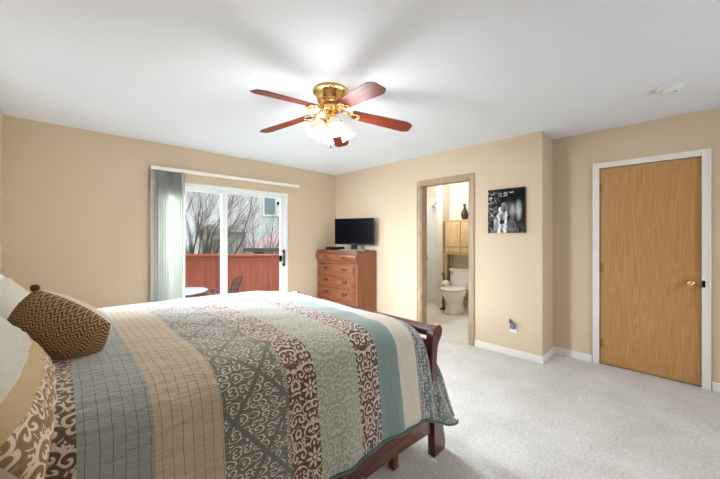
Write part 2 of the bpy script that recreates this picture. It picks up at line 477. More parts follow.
box(b, (XH, YB - T, 0), (2.0, YB, H)); box(b, (3.2, YB - T, 0), (X2, YB, H)); box(b, (2.0, YB - T, 0), (3.2, YB, 0.95)); box(b, (2.0, YB - T, 2.08), (3.2, YB, H))  # gap added in this unseen wall to admit the rear fill light
struct('wall_rear', b, M['wall'])

BT, BH = 0.013, 0.078
def bboard(name, a, c):
    b = B(); box(b, a, c, 0.004); struct(name, b, M['trim'])
bboard('baseboard_bathroom_side', (X1 - BT, YJ - BT, 0), (X1, BY0 - 0.062, BH))
bboard('baseboard_corner', (X1 - BT, BY1 + 0.062, 0), (X1, Y0, BH))
bboard('baseboard_jog', (X1, YJ - BT, 0), (X2, YJ, BH))
bboard('baseboard_recess', (X2 - BT, OY1 + 0.06, 0), (X2, YJ - BT, BH))
bboard('baseboard_recess_right', (X2 - BT, YB, 0), (X2, OY0 - 0.06, BH))
bboard('baseboard_window_side', (XH, Y0 - BT, 0), (DX0 - 0.03, Y0, BH))
bboard('baseboard_window_right', (DX1 + 0.03, Y0 - BT, 0), (X1 - BT, Y0, BH))
bboard('baseboard_headboard_side', (XH, YB, 0), (XH + BT, Y0 - BT, BH))
bboard('baseboard_rear', (XH + BT, YB, 0), (X2 - BT, YB + BT, BH))

def casing(name, X, y0, y1, z, wdt, m, dep=0.016):
    """door casing with a stepped profile and the jamb lining, one mesh"""
    b = B()
    for (e0, e1) in ((y0 - wdt, y0), (y1, y1 + wdt)):
        box(b, (X - dep, e0, 0), (X, e1, z + wdt), 0.003)
    box(b, (X - dep, y0, z), (X, y1, z + wdt), 0.003)
    for (e0, e1) in ((y0 - wdt, y0 - wdt * 0.7), (y1 + wdt * 0.7, y1 + wdt)):
        box(b, (X - dep - 0.005, e0, 0), (X - dep, e1, z + wdt), 0.002)
    box(b, (X - dep - 0.005, y0 - wdt * 0.7, z + wdt * 0.7), (X - dep, y1 + wdt * 0.7, z + wdt), 0.002)
    return struct(name, b, m)
casing('trim_1', X2, OY0, OY1, OZ, 0.055, M['trim'])
casing('trim_2', X1, BY0, BY1, BZ, 0.058, M['tantrim'])
b = B()   # lining of the bathroom opening with its stop
box(b, (X1 - 0.004, BY0 - 0.001, 0), (X1 + T + 0.004, BY0 + 0.016, BZ)); box(b, (X1 - 0.004, BY1 - 0.016, 0), (X1 + T + 0.004, BY1 + 0.001, BZ))
box(b, (X1 - 0.004, BY0, BZ - 0.016), (X1 + T + 0.004, BY1, BZ + 0.001))
struct('trim_3', b, M['tantrim'])

# oak door
door = thing('door_1', None, None, (X2 + 0.012, OY0 + 0.003, 0.012), kind='structure')
b = B(); box(b, (0, 0, 0), (0.035, 0.7057, 2.026), 0.002); obj('door_slab', b, M['oak'], door)
for z in (0.21, 1.0, 1.82):
    b = B(); lathe(b, [(0.0001, 0), (0.007, 0.002), (0.007, 0.088), (0.0001, 0.09)], (-0.008, 0.705, z - 0.045), 10)
    box(b, (-0.0035, 0.672, z - 0.044), (0.0, 0.703, z + 0.044)); obj('hinge', b, M['hinge'], door)
Mx = Matrix.Rotation(-PI / 2, 3, 'Y')
b = B(); lathe(b, [(0.031, 0.0), (0.030, 0.006), (0.012, 0.012), (0.011, 0.03), (0.020, 0.036), (0.027, 0.048), (0.027, 0.06), (0.021, 0.068), (0.006, 0.071), (0.005, 0.068), (0.0001, 0.068)], (0, 0.062, 0.905), 24, Mx)
obj('door_knob', b, M['brass'], door, smooth=True)
b = B(); box(b, (-0.03, -0.024, 0.875), (-0.0275, -0.004, 0.935), 0.001); obj('strike_plate', b, M['darkmetal'], door)
b = B(); box(b, (X2 + T - 0.01, OY0, 0), (X2 + T, OY1, OZ)); struct('trim_4', b, M['trim'])

# sliding glass door
sl = thing('window_1', None, None, (DX0, Y0, 0), kind='structure')
W_, Z_ = DX1 - DX0, DZ
b = B()
fw = 0.045
box(b, (0, -0.012, 0), (fw, 0.12, Z_), 0.003); box(b, (W_ - fw, -0.012, 0), (W_, 0.12, Z_), 0.003)
box(b, (fw, -0.012, Z_ - fw), (W_ - fw, 0.12, Z_), 0.003); box(b, (fw, -0.012, 0), (W_ - fw, 0.12, 0.04), 0.003)
obj('outer_frame', b, M['vinyl'], sl)
def sash(name, x0, x1, y, lw, rw):
    b = B(); z0, z1, d = 0.04, Z_ - fw, 0.034
    box(b, (x0, y, z0), (x0 + lw, y + d, z1), 0.003); box(b, (x1 - rw, y, z0), (x1, y + d, z1), 0.003)
    box(b, (x0 + lw, y, z1 - 0.045), (x1 - rw, y + d, z1), 0.003); box(b, (x0 + lw, y, z0), (x1 - rw, y + d, z0 + 0.08), 0.003)
    o = obj(name, b, M['vinyl'], sl)
    g = B(); box(g, (x0 + lw - 0.005, y + 0.014, z0 + 0.07), (x1 - rw + 0.005, y + 0.02, z1 - 0.04)); obj('pane', g, M['glass'], o)
    return o
mid = 1.629 - DX0
fx = sash('fixed_panel', fw, mid + 0.03, 0.065, 0.06, 0.06)
sd = sash('sliding_panel', mid - 0.036, W_ - fw, 0.012, 0.072, 0.075)
b = B(); box(b, (W_ - fw - 0.048, -0.03, 0.86), (W_ - fw - 0.024, -0.018, 1.12), 0.004)
box(b, (W_ - fw - 0.046, -0.02, 0.87), (W_ - fw - 0.026, 0.013, 0.9)); box(b, (W_ - fw - 0.046, -0.02, 1.08), (W_ - fw - 0.026, 0.013, 1.11))
obj('pull_handle', b, M['darkmetal'], sd)
b = B(); box(b, (W_ - fw - 0.098, -0.006, 0.93), (W_ - fw - 0.062, 0.012, 1.03), 0.004); obj('latch', b, M['black'], sd)
b = B(); lathe(b, [(0.024, 0), (0.026, 0.006), (0.022, 0.016), (0.0001, 0.02)], (W_ - fw - 0.115, 0.026, 1.845), 16, Matrix.Rotation(PI/2, 3, 'X'))
box(b, (W_ - fw - 0.123, 0.008, 1.81), (W_ - fw - 0.107, 0.02, 1.84), 0.003)
hook = obj('suction_hook', b, M['black'], None, (DX0, Y0, 0)); tag(hook, 'small black suction hook at the upper right of the sliding door glass', 'hook')

# vertical blind, drawn to the left
bl = thing('vertical_blind', 'grey-green vertical blind drawn to the left of the sliding glass door', 'blind', (0.762, Y0, 2.09))
b = B(); box(b, (0, -0.075, 0.02), (2.013, -0.03, 0.062), 0.004); box(b, (0.02, -0.032, 0.03), (0.05, 0, 0.05)); box(b, (1.9, -0.032, 0.03), (1.93, 0, 0.05))
obj('head_rail', b, M['trim'], bl)
random.seed(4)
for i in range(13):
    ang = math.radians((12 if i == 0 else 62) + random.uniform(-7, 7)); xx = 0.045 + i * 0.0248
    b = B(); n = 6; rows = []
    for zz in (0.018, -2.04):
        rows.append([])
        for k in range(n + 1):
            s = (k / n - 0.5) * 0.089; cv = 0.006 * (1 - (2 * k / n - 1) ** 2)
            x = xx + s * math.cos(ang) - cv * math.sin(ang); y = -0.053 + (s * math.sin(ang) + cv * math.cos(ang)) * 0.55
            rows[-1].append(b.verts.new((x, y, zz)))
    for k in range(n): b.faces.new((rows[0][k], rows[0][k+1], rows[1][k+1], rows[1][k]))
    o = obj('vane', b, M['vane'], bl, smooth=True)
    so = o.modifiers.new('thick', 'SOLIDIFY'); so.thickness = 0.0012

# ------------------------------------------------------------------ bathroom beyond the opening
BX0, BX1, BYa, BYb = X1 + T, 5.35, 1.06, 4.0
b = B(); box(b, (BX0 - T + 0.02, BY0, -0.1), (BX0, BY1, 0.004)); box(b, (BX0, BYa, -0.1), (BX1 + T, BYb + T, 0.004)); struct('floor_bathroom', b, M['bathfloor'])
b = B(); box(b, (BX0, BYa, H), (BX1 + T, BYb + T, H + 0.1)); struct('ceiling_bathroom', b, M['ceiling'])
b = B(); box(b, (BX1, BYa, 0), (BX1 + T, BYb + T, H)); struct('wall_bathroom_back', b, M['bathwall'])
b = B(); box(b, (BX0, BYb, 0), (BX1, BYb + T, H)); struct('wall_bathroom_left', b, M['bathwall'])
b = B(); box(b, (X2 + T, BYa - T + 0.0, 0), (BX1 + T, BYa, H)); struct('wall_bathroom_right', b, M['bathwall'])
b = B(); box(b, (5.07, 2.93, 0), (BX1, 3.04, H)); struct('wall_partition', b, M['bathwall'])
b = B(); box(b, (BX1 - 0.012, 3.04, 0), (BX1, BYb, 2.09), 0.003); struct('trim_5', b, M['white_panel'])
bboard('baseboard_bathroom_back', (BX1 - 0.012, BYa, 0), (BX1, 2.93, 0.08))
bl_ = bpy.data.lights.new('bath_ceiling_bulb', 'POINT'); bl_.energy = 22; bl_.color = (1.0, 0.97, 0.92); bl_.shadow_soft_size = 0.12
lo = link(bpy.data.objects.new('bath_ceiling_bulb', bl_)); lo.location = (4.45, 2.75, 2.25)

bd = thing('door_2', None, None, (BX0 + 0.004, BY1 - 0.018, 0.012), (0, 0, math.radians(33.5)), kind='structure')
b = B(); box(b, (0, 0, 0), (0.70, 0.035, 2.02), 0.002); obj('door_slab', b, M['oak'], bd)
for z in (0.28, 1.03, 1.78):
    b = B(); lathe(b, [(0.0001, 0), (0.007, 0.002), (0.007, 0.088), (0.0001, 0.09)], (-0.006, -0.012, z - 0.045), 10)
    box(b, (-0.004, -0.01, z - 0.045), (0.0, 0.033, z + 0.045)); obj('hinge', b, M['brass'], bd)

sh = thing('shower_head', 'chrome shower head over the white surround beyond the bathroom doorway', 'shower head', (5.19, 3.04, 1.96))
b = B(); tube(b, [(0, 0, 0), (0, 0.08, 0.01), (0, 0.14, -0.03)], 0.009, 8); obj('arm', b, M['chrome'], sh)
b = B(); lathe(b, [(0.012, 0.0), (0.035, -0.04), (0.035, -0.05), (0.0001, -0.05)], (0, 0.15, -0.03), 14); obj('head', b, M['chrome'], sh)

# toilet: faces the doorway, tank against the back wall
tl = thing('toilet', 'white two-piece toilet under the pine cabinet in the bathroom', 'toilet', (5.33, 2.60, 0))
def loft(b, secs, n=28, cap=True):
    rings = []
    for cx_, cy_, z, rx, ry, p in secs:
        ring = []
        for i in range(n):
            a = 2*PI*i/n; ca, sa = math.cos(a), math.sin(a)
            ring.append(b.verts.new((cx_ + rx * math.copysign(abs(ca)**p, ca), cy_ + ry * math.copysign(abs(sa)**p, sa), z)))
        rings.append(ring)
    for A, C in zip(rings[:-1], rings[1:]):
        for i in range(n): b.faces.new((A[i], A[(i+1) % n], C[(i+1) % n], C[i]))
    if cap: b.faces.new(rings[0][::-1]); b.faces.new(rings[-1])
    return b
b = B(); loft(b, [(-0.40, 0, 0, 0.26, 0.115, 0.7), (-0.40, 0, 0.03, 0.255, 0.11, 0.7), (-0.40, 0, 0.16, 0.20, 0.095, 0.8), (-0.42, 0, 0.24, 0.22, 0.13, 0.9), (-0.44, 0, 0.33, 0.26, 0.175, 0.95), (-0.45, 0, 0.385, 0.275, 0.187, 0.95), (-0.45, 0, 0.40, 0.27, 0.183, 0.95)])
obj('bowl', b, M['porcelain'], tl, smooth=True)
b = B(); loft(b, [(-0.46, 0, 0.402, 0.272, 0.185, 0.95), (-0.46, 0, 0.42, 0.278, 0.19, 0.95), (-0.455, 0, 0.437, 0.275, 0.187, 0.95), (-0.45, 0, 0.447, 0.24, 0.16, 0.95)])
obj('seat_lid', b, M['porcelain'], tl, smooth=True)
b = B(); loft(b, [(-0.11, 0, 0.38, 0.08, 0.19, 0.35), (-0.105, 0, 0.45, 0.092, 0.215, 0.35), (-0.105, 0, 0.70, 0.096, 0.225, 0.35)])
obj('tank', b, M['porcelain'], tl, smooth=False)
b = B(); box(b, (-0.21, -0.235, 0.70), (-0.004, 0.235, 0.735), 0.01); obj('tank_lid', b, M['porcelain'], tl)
b = B(); box(b, (-0.222, 0.13, 0.645), (-0.2, 0.19, 0.66), 0.004); obj('flush_lever', b, M['chrome'], tl)
b = B(); box(b, (-0.24, -0.1, 0.30), (-0.09, 0.1, 0.40), 0.02); obj('pedestal_back', b, M['porcelain'], tl)

cb = thing('over_toilet_cabinet', 'honey pine cabinet on tall legs straddling the white toilet', 'cabinet', (5.335, 2.585, 0))
CW, CD = 0.31, 0.22
b = B(); box(b, (-CD, -CW, 1.13), (0, CW, 1.60), 0.003); obj('cabinet_body', b, M['pine'], cb)
b = B(); box(b, (-CD - 0.02, -CW - 0.02, 1.60), (0.0, CW + 0.02, 1.625), 0.005); obj('top', b, M['pine'], cb)
for s in (-1, 1):
    y0, y1 = (0.005, CW - 0.012) if s > 0 else (-CW + 0.012, -0.005)
    b = B(); box(b, (-CD - 0.018, y0, 1.145), (-CD, y1, 1.59), 0.004); box(b, (-CD - 0.024, y0 + 0.05, 1.195), (-CD - 0.018, y1 - 0.05, 1.54), 0.003)
    d = obj('cabinet_door', b, M['pine'], cb)
    b = B(); lathe(b, [(0.006, 0), (0.012, 0.012), (0.0001, 0.02)], (-CD - 0.018, s * 0.03, 1.28), 10, Mx); obj('knob', b, M['pine'], d)
    b = B(); box(b, (-CD - 0.015, y0, 1.035), (-CD, y1, 1.118), 0.004); d = obj('drawer', b, M['pine'], cb)
    b = B(); lathe(b, [(0.006, 0), (0.012, 0.012), (0.0001, 0.02)], (-CD - 0.015, s * 0.155, 1.077), 10, Mx); obj('knob', b, M['pine'], d)
    b = B(); box(b, (-CD, s * CW - (0.028 if s > 0 else 0), 0), (-CD + 0.04, s * CW + (0 if s > 0 else 0.028), 1.02)); obj('leg', b, M['pine'], cb)
    b = B(); box(b, (-0.04, s * CW - (0.028 if s > 0 else 0), 0), (0, s * CW + (0 if s > 0 else 0.028), 1.02)); obj('leg', b, M['pine'], cb)
    b = B(); box(b, (-CD + 0.04, s * CW - (0.02 if s > 0 else 0.006), 0.28), (-0.04, s * CW + (0.006 if s > 0 else 0.02), 0.36)); obj('side_rail', b, M['pine'], cb)
b = B(); box(b, (-CD, -CW, 1.03), (0, CW, 1.13)); obj('drawer_case', b, M['pine'], cb)
b = B(); box(b, (-CD - 0.025, -CW - 0.03, 1.0), (0, CW + 0.03, 1.022), 0.005); obj('shelf', b, M['pine'], cb)
b = B(); box(b, (-0.03, -CW + 0.02, 0.16), (-0.01, CW - 0.02, 0.26)); obj('back_rail', b, M['pine'], cb)

b = B(); lathe(b, [(0.035, 0), (0.045, 0.01), (0.067, 0.08), (0.066, 0.12), (0.045, 0.17), (0.022, 0.205), (0.020, 0.245), (0.034, 0.285), (0.030, 0.285), (0.016, 0.25)], (0, 0, 0), 20)
tag(obj('vase', b, M['vase'], None, (5.22, 2.565, 1.6255), smooth=True), 'dark brown bulbous vase on top of the pine bathroom cabinet', 'vase')

tp = thing('toilet_paper_stand', 'dark metal stand holding paper left of the toilet', 'paper stand', (4.98, 2.85, 0))
b = B(); lathe(b, [(0.075, 0), (0.075, 0.012), (0.02, 0.018), (0.0001, 0.018)], n=20); obj('base', b, M['darkmetal'], tp)
b = B(); tube(b, [(0, 0, 0.015), (0, 0, 0.62), (-0.02, 0, 0.66), (-0.06, 0, 0.66), (-0.075, 0, 0.63)], 0.008, 8); tube(b, [(0, 0, 0.52), (-0.02, -0.02, 0.52), (-0.02, -0.10, 0.52)], 0.006, 8); obj('pole', b, M['darkmetal'], tp)
b = B(); lathe(b, [(0.055, -0.05), (0.055, 0.05)], (4.96, 2.792, 0.478), 20, Matrix.Rotation(PI/2, 3, 'X'))
o = obj('toilet_paper_roll', b, M['paper'], None); o.data.transform(Matrix.Translation((-4.96, -2.792, -0.478))); o.location = (4.96, 2.792, 0.478)
tag(o, 'white paper roll on the dark stand left of the toilet', 'paper roll')

# ------------------------------------------------------------------ closet side, wall fixtures
sm = thing('smoke_detector', 'round white smoke detector on the ceiling near the oak door', 'smoke detector', (3.223, -0.02, H))
b = B(); lathe(b, [(0.072, 0), (0.072, -0.012), (0.066, -0.018), (0.062, -0.018), (0.06, -0.03), (0.045, -0.04), (0.0001, -0.042)], n=32); obj('housing', b, M['white_plastic'], sm)
b = B(); lathe(b, [(0.008, -0.0405), (0.008, -0.044), (0.0001, -0.044)], (-0.02, -0.03, 0), 12); obj('test_button', b, M['grey_plastic'], sm)

ot = thing('wall_outlet', 'white wall outlet plate low on the tan wall right of the bathroom', 'outlet', (X1, 1.195, 0.32))
b = B(); box(b, (-0.006, -0.036, -0.058), (0, 0.036, 0.058), 0.002); obj('cover_plate', b, M['white_plastic'], ot)
b = B(); box(b, (-0.0075, -0.017, -0.045), (-0.006, 0.017, -0.012)); obj('receptacle', b, M['white_plastic'], ot)
nl = thing('plug_in_freshener', 'grey plug-in air freshener stuck in the low wall outlet', 'air freshener', (X1 - 0.0065, 1.195, 0.345))
b = B(); box(b, (-0.045, -0.024, -0.035), (0, 0.024, 0.03), 0.008); obj('plug_body', b, M['grey_plastic'], nl)
b = B(); loft(b, [(-0.03, 0.012, 0.028, 0.016, 0.02, 0.8), (-0.035, 0.016, 0.05, 0.014, 0.018, 0.8), (-0.04, 0.02, 0.072, 0.008, 0.01, 0.8)], 16); obj('cap', b, plain('dark_grey_plastic', srgb(84, 92, 96), 0.4), nl)

# black and white canvas with a robed figure by pale falling water
def paint(x, y):
    """x right 0..1, y up 0..1 -> grey"""
    def h(i, j): 
        v = math.sin(i * 127.1 + j * 311.7) * 43758.5453; return v - math.floor(v)
    def vn(px_, py_):
        i, j = math.floor(px_), math.floor(py_); fx_, fy_ = px_ - i, py_ - j
        fx_ = fx_*fx_*(3-2*fx_); fy_ = fy_*fy_*(3-2*fy_)
        return (h(i,j)*(1-fx_)+h(i+1,j)*fx_)*(1-fy_)+(h(i,j+1)*(1-fx_)+h(i+1,j+1)*fx_)*fy_
    def fb(a, c): return 0.5*vn(a,c)+0.3*vn(2.1*a+3,2.1*c)+0.2*vn(4.3*a,4.3*c+7)
    g = 0.06 + 0.10 * fb(x*6, y*6)
    leaf = max(0, 1 - x*2.4) * (1 if 0.3 < y < 0.95 else 0.3); g += leaf * max(0, fb(x*26, y*26) - 0.42) * 2.6
    def blob(cx_, cy_, rx, ry): return max(0.0, 1 - ((x-cx_)/rx)**2 - ((y-cy_)/ry)**2)
    g += 0.6 * (blob(0.84, 0.50, 0.10, 0.26) ** 0.7 + 0.7 * blob(0.68, 0.46, 0.08, 0.22) ** 0.7) * (0.4 + 0.8*fb(x*22, y*5))
    g += 0.22 * blob(0.6, 0.55, 0.3, 0.2)
    g += 0.25 * max(0, 0.28 - y) * 3 * (fb(x*16, y*30) > 0.5)
    if (blob(0.36, 0.17, 0.19, 0.30) > 0 or blob(0.40, 0.40, 0.15, 0.20) > 0): g = 0.66 + 0.55 * math.sin(x*30 + 9*fb(x*4, y*5)) * fb(x*7, y*7 + 3)
    if blob(0.45, 0.57, 0.085, 0.12) > 0: g = 0.48
    if blob(0.465, 0.555, 0.05, 0.08) > 0: g = 0.22 if y < 0.52 else 0.34
    if blob(0.40, 0.25, 0.07, 0.05) > 0: g = 0.15
    if blob(0.66, 0.14, 0.12, 0.18) > 0: g = 0.14 + 0.35*fb(x*14, y*14)
    for yy, xa, xb in ((0.90, 0.25, 0.74), (0.845, 0.33, 0.6)):
        if xa < x < xb and abs(y - yy - 0.03*(x-0.5) - 0.012*math.sin(x*95)) < 0.009 and math.sin(x*41) > -0.75: g = 0.75
    return min(1, g) ** 1.9 * 0.95
cv = thing('canvas_print', 'black and white canvas of a robed figure right of the bathroom doorway', 'picture', (X1, 1.268, 1.62))
b = B(); cw, ch = 0.198, 0.249; n1, n2 = 72, 90
cl = b.loops.layers.float_color.new('tone')
vs = [[b.verts.new((-0.031, cw - 2*cw*i/n1, -ch + 2*ch*j/n2)) for j in range(n2+1)] for i in range(n1+1)]
for i in range(n1):
    for j in range(n2):
        f = b.faces.new((vs[i][j], vs[i+1][j], vs[i+1][j+1], vs[i][j+1])); g = paint((i+0.5)/n1, (j+0.5)/n2)
        for lp in f.loops: lp[cl] = (g, g*0.96, g*0.93, 1)
t = NT('printed_canvas'); at_ = t.n('ShaderNodeVertexColor', layer_name='tone'); t.l(at_.outputs[0], t.p.inputs['Base Color']); t.p.inputs['Roughness'].default_value = 0.9; t.p.inputs['Specular IOR Level'].default_value = 0.15
t.bump(t.noise(t.co(), 500, 2), 0.1, 0.001)
pr_ = obj('printed_face', b, t.m, cv)
b = B(); box(b, (-0.030, -cw, -ch), (0, cw, ch)); obj('stretcher', b, plain('dark_canvas_edge', srgb(50, 38, 34), 0.7), cv)

# ------------------------------------------------------------------ ceiling fan
FX, FY, FZ = 1.4735, 1.7926, 2.262
fan = thing('ceiling_fan', 'brass ceiling fan with five reddish wood blades and lit glass shades', 'ceiling fan', (FX, FY, H))
z_ = FZ - H
b = B(); lathe(b, [(0.130, 0), (0.135, -0.010), (0.133, -0.022), (0.118, -0.028), (0.112, -0.036), (0.116, -0.042), (0.108, -0.056), (0.112, -0.064), (0.10, -0.082), (0.104, -0.09), (0.086, -0.112), (0.06, -0.122), (0.0001, -0.122)], n=40)
obj('motor_housing', b, M['brass'], fan, smooth=False)
b = B(); lathe(b, [(0.045, -0.122), (0.082, -0.132), (0.084, -0.150), (0.06, -0.158), (0.0001, -0.158)], n=32); obj('flywheel', b, M['brass'], fan, smooth=False)
for k in range(5):
    a = 4.006 - 2 * PI * k / 5          # in the camera's right/forward frame
    th = a + (YAW - PI / 2)
    arm = B()
    tube(arm, [(0.07, 0, -0.142), (0.12, 0, -0.158), (0.165, 0.0, z_ + 0.004)], [0.012, 0.011, 0.009], 8)
    for s in (-1, 1):
        tube(arm, [(0.12, 0, z_ + 0.014), (0.15, 0.022*s, z_ + 0.004), (0.175, 0.042*s, z_ - 0.003), (0.215, 0.036*s, z_ - 0.008), (0.225, 0.014*s, z_ - 0.009), (0.20, 0.0, z_ - 0.006)], 0.0065, 6)
    o = obj('blade_iron', arm, M['brass'], fan, rot=(0, 0, th), smooth=True)
    bb = B(); x0, x1 = 0.165, 0.645
    out = [(x0, -0.045), (x0 + 0.02, -0.053), (x1 - 0.05, -0.068), (x1 - 0.012, -0.05), (x1, -0.038), (x1, 0.038), (x1 - 0.012, 0.05), (x1 - 0.05, 0.068), (x0 + 0.02, 0.053), (x0, 0.045)]
    prism(bb, out, 'z', -0.003, 0.003)
    pit = Matrix.Rotation(math.radians(-12), 4, 'X')
    for v in bb.verts: v.co = pit @ v.co + Vector((0, 0, z_ + 0.012 - 0.135 * (v.co.x - 0.165)))
    obj('blade', bb, M['blade'], fan, rot=(0, 0, th))
b = B(); lathe(b, [(0.03, -0.158), (0.032, -0.19), (0.045, -0.20), (0.05, -0.225), (0.04, -0.255), (0.022, -0.275), (0.012, -0.29), (0.0001, -0.292)], n=28); obj('light_kit', b, M['brass'], fan, smooth=True)
for k, ad in enumerate((20, 110, 200, 290)):
    th = math.radians(ad) + (YAW - PI / 2)
    tilt = math.radians(36)      # from straight down, outward
    ax = Vector((math.sin(tilt), 0, -math.cos(tilt)))
    Mt = Vector((0, 0, 1)).rotation_difference(ax).to_matrix()
    st = Vector((0.062, 0, -0.232))
    b = B(); tube(b, [(0.02, 0, -0.222), (0.045, 0, -0.218), st], 0.009, 8)
    lathe(b, [(0.010, -0.005), (0.024, 0.0), (0.026, 0.02), (0.022, 0.022)], st, 16, Mt)
    o = obj('lamp_arm', b, M['brass'], fan, rot=(0, 0, th), smooth=True)
    b = B(); prof = [(0.024, 0.012), (0.034, 0.028), (0.047, 0.052), (0.050, 0.075), (0.048, 0.10), (0.054, 0.122), (0.064, 0.137)]
    prof2 = [(r - 0.003, zz) for r, zz in prof[::-1]]
    lathe(b, prof + prof2, st, 24, Mt, cap=False); obj('lamp_shade', b, M['shade'], o, smooth=True)
    pl = bpy.data.lights.new('fan_bulb', 'POINT'); pl.energy = 10; pl.color = (0.96, 0.97, 1.0); pl.shadow_soft_size = 0.07
    po = link(bpy.data.objects.new('fan_bulb', pl)); p = Matrix.Rotation(th, 3, 'Z') @ (st + ax * 0.12); po.location = p + Vector((FX, FY, H))
b = B(); tube(b, [(0.0, 0, -0.29), (0.0, 0, -0.415)], 0.0012, 5); o = obj('pull_chain', b, M['brass'], fan)
b = B(); lathe(b, [(0.0001, 0.012), (0.008, 0.008), (0.011, 0), (0.008, -0.012), (0.0001, -0.016)], (0, 0, -0.42), 14); obj('chain_fob', b, plain('dark_fob', srgb(70, 60, 62), 0.4), o, smooth=True)

# ------------------------------------------------------------------ dresser, television
dr = thing('dresser', 'cherry wood chest of drawers in the corner beside the bathroom wall', 'dresser', (X1 - 0.02, 3.235, 0))
DW, DD, DH = 0.985, 0.40, 1.108
b = B(); box(b, (-DD, 0, 0.09), (0, DW, DH - 0.03), 0.004); obj('cabinet_body', b, M['cherryz'], dr)
b = B(); box(b, (-DD - 0.035, -0.006, DH - 0.03), (0.0, DW, DH), 0.01); obj('top', b, M['cherry'], dr)
b = B(); box(b, (-DD - 0.012, -0.004, 0.0), (0.0, DW, 0.10), 0.006); obj('plinth', b, M['cherry'], dr)
# bulging sleigh-front top drawer
prof = [(-DD, 0.895), (-DD - 0.022, 0.90), (-DD - 0.028, 0.915), (-DD - 0.020, 0.925), (-DD - 0.028, 0.945), (-DD - 0.046, 0.975), (-DD - 0.052, 1.01), (-DD - 0.044, 1.04), (-DD - 0.03, 1.055), (-DD, 1.055)]
b = B(); prism(b, prof, 'y', 0.004, DW - 0.004); td = obj('drawer', b, M['cherry'], dr)
def bail(parent, y, z, x):
    b = B()
    for s in (-1, 1): lathe(b, [(0.014, 0), (0.012, 0.004), (0.006, 0.014), (0.0001, 0.016)], (x, y + s * 0.036, z), 10, Mx)
    tube(b, [(x - 0.012, y - 0.036, z), (x - 0.018, y - 0.032, z - 0.018), (x - 0.02, y - 0.015, z - 0.028), (x - 0.02, y + 0.015, z - 0.028), (x - 0.018, y + 0.032, z - 0.018), (x - 0.012, y + 0.036, z)], 0.0042, 6)
    obj('handle', b, M['darkmetal'], parent)
for y in (0.27, DW - 0.27):
    b = B(); lathe(b, [(0.009, 0), (0.008, 0.012), (0.016, 0.02), (0.014, 0.028), (0.0001, 0.032)], (-DD - 0.051, y, 1.0), 12, Mx); obj('knob', b, M['darkmetal'], td)
for i in range(4):
    z1 = 0.886 - i * 0.194; z0 = z1 - 0.158
    b = B(); box(b, (-DD - 0.022, 0.055, z0), (-DD, DW - 0.055, z1), 0.006); box(b, (-DD - 0.03, 0.08, z0 + 0.022), (-DD - 0.022, DW - 0.08, z1 - 0.022), 0.006)
    d = obj('drawer', b, M['cherry'], dr)
    for y in (0.27, DW - 0.27): bail(d, y, (z0 + z1) / 2 + 0.012, -DD - 0.03)
for y in (0.004, DW - 0.05):
    b = B(); box(b, (-DD - 0.012, y, 0.10), (-DD, y + 0.046, 0.892), 0.004); obj('pilaster', b, M['cherryz'], dr)

TVR = math.radians(-28)   # faces the bed, turned slightly toward the photographer
tv = thing('television', 'black flat-screen television standing on the cherry dresser', 'television', (3.36, 3.51, DH), (0, 0, math.radians(20)))
b = B(); box(b, (-0.02, -0.345, 0.09), (0.02, 0.345, 0.508), 0.006); box(b, (0.02, -0.22, 0.12), (0.045, 0.22, 0.40), 0.01); obj('cabinet', b, M['black'], tv)
b = B(); box(b, (-0.0215, -0.33, 0.112), (-0.019, 0.33, 0.496)); obj('screen', b, M['screen'], tv)
b = B(); box(b, (-0.012, -0.05, 0.012), (0.015, 0.05, 0.085), 0.004); obj('neck', b, M['black'], tv)
b = B(); box(b, (-0.10, -0.22, 0.0), (0.10, 0.22, 0.013), 0.005); obj('stand_base', b, M['silver'], tv)
cbx = thing('cable_box', 'small black cable box on the dresser left of the television', 'cable box', (3.29, 3.90, DH), (0, 0, math.radians(12)))
b = B(); box(b, (-0.09, -0.13, 0.004), (0.09, 0.13, 0.045), 0.004); obj('case', b, M['black'], cbx)
b = B(); box(b, (-0.0915, -0.11, 0.012), (-0.0895, 0.02, 0.036)); obj('display', b, M['screen'], cbx)
for sx in (-0.07, 0.07):
    for sy in (-0.11, 0.11):
        b = B(); box(b, (sx - 0.01, sy - 0.01, 0), (sx + 0.01, sy + 0.01, 0.005)); obj('foot', b, M['black'], cbx)

# ------------------------------------------------------------------ bed
BN, BF = 1.0, 2.56            # near and far side of the bed (Y)
HX = XH + 0.03
bed = thing('sleigh_bed', 'dark red mahogany sleigh bed with scrolled footboard under the quilt', 'bed', (0, 0, 0))
postp = [(1.61, 0), (1.735, 0), (1.742, 0.05), (1.722, 0.11), (1.70, 0.2), (1.665, 0.33), (1.640, 0.47), (1.636, 0.58), (1.642, 0.66), (1.662, 0.695), (1.69, 0.715), (1.704, 0.745), (1.70, 0.775), (1.675, 0.793), (1.645, 0.793), (1.612, 0.775), (1.594, 0.74), (1.585, 0.66), (1.587, 0.5), (1.60, 0.38), (1.61, 0.3)]
fb = None
b = B(); panel = [(1.615, 0.2), (1.675, 0.2), (1.665, 0.33), (1.648, 0.47), (1.634, 0.58), (1.634, 0.70), (1.606, 0.70), (1.604, 0.6), (1.608, 0.45)]
prism(b, panel, 'y', BN + 0.03, BF - 0.03); fb = obj('footboard', b, M['bedwoody'], bed)
b = B(); lathe(b, [(0.036, BN + 0.03), (0.036, BF - 0.03)], (1.645, 0, 0.752), 20, Matrix.Rotation(-PI/2, 3, 'X')); obj('scroll_rail', b, M['bedwoody'], fb, smooth=False)
for y in (BN - 0.018, BF - 0.03):
    b = B(); prism(b, postp, 'y', y, y + 0.048); bmesh.ops.bevel(b, geom=b.edges[:], offset=0.004, segments=2, affect='EDGES'); obj('foot_post', b, M['bedwoodz'], bed)
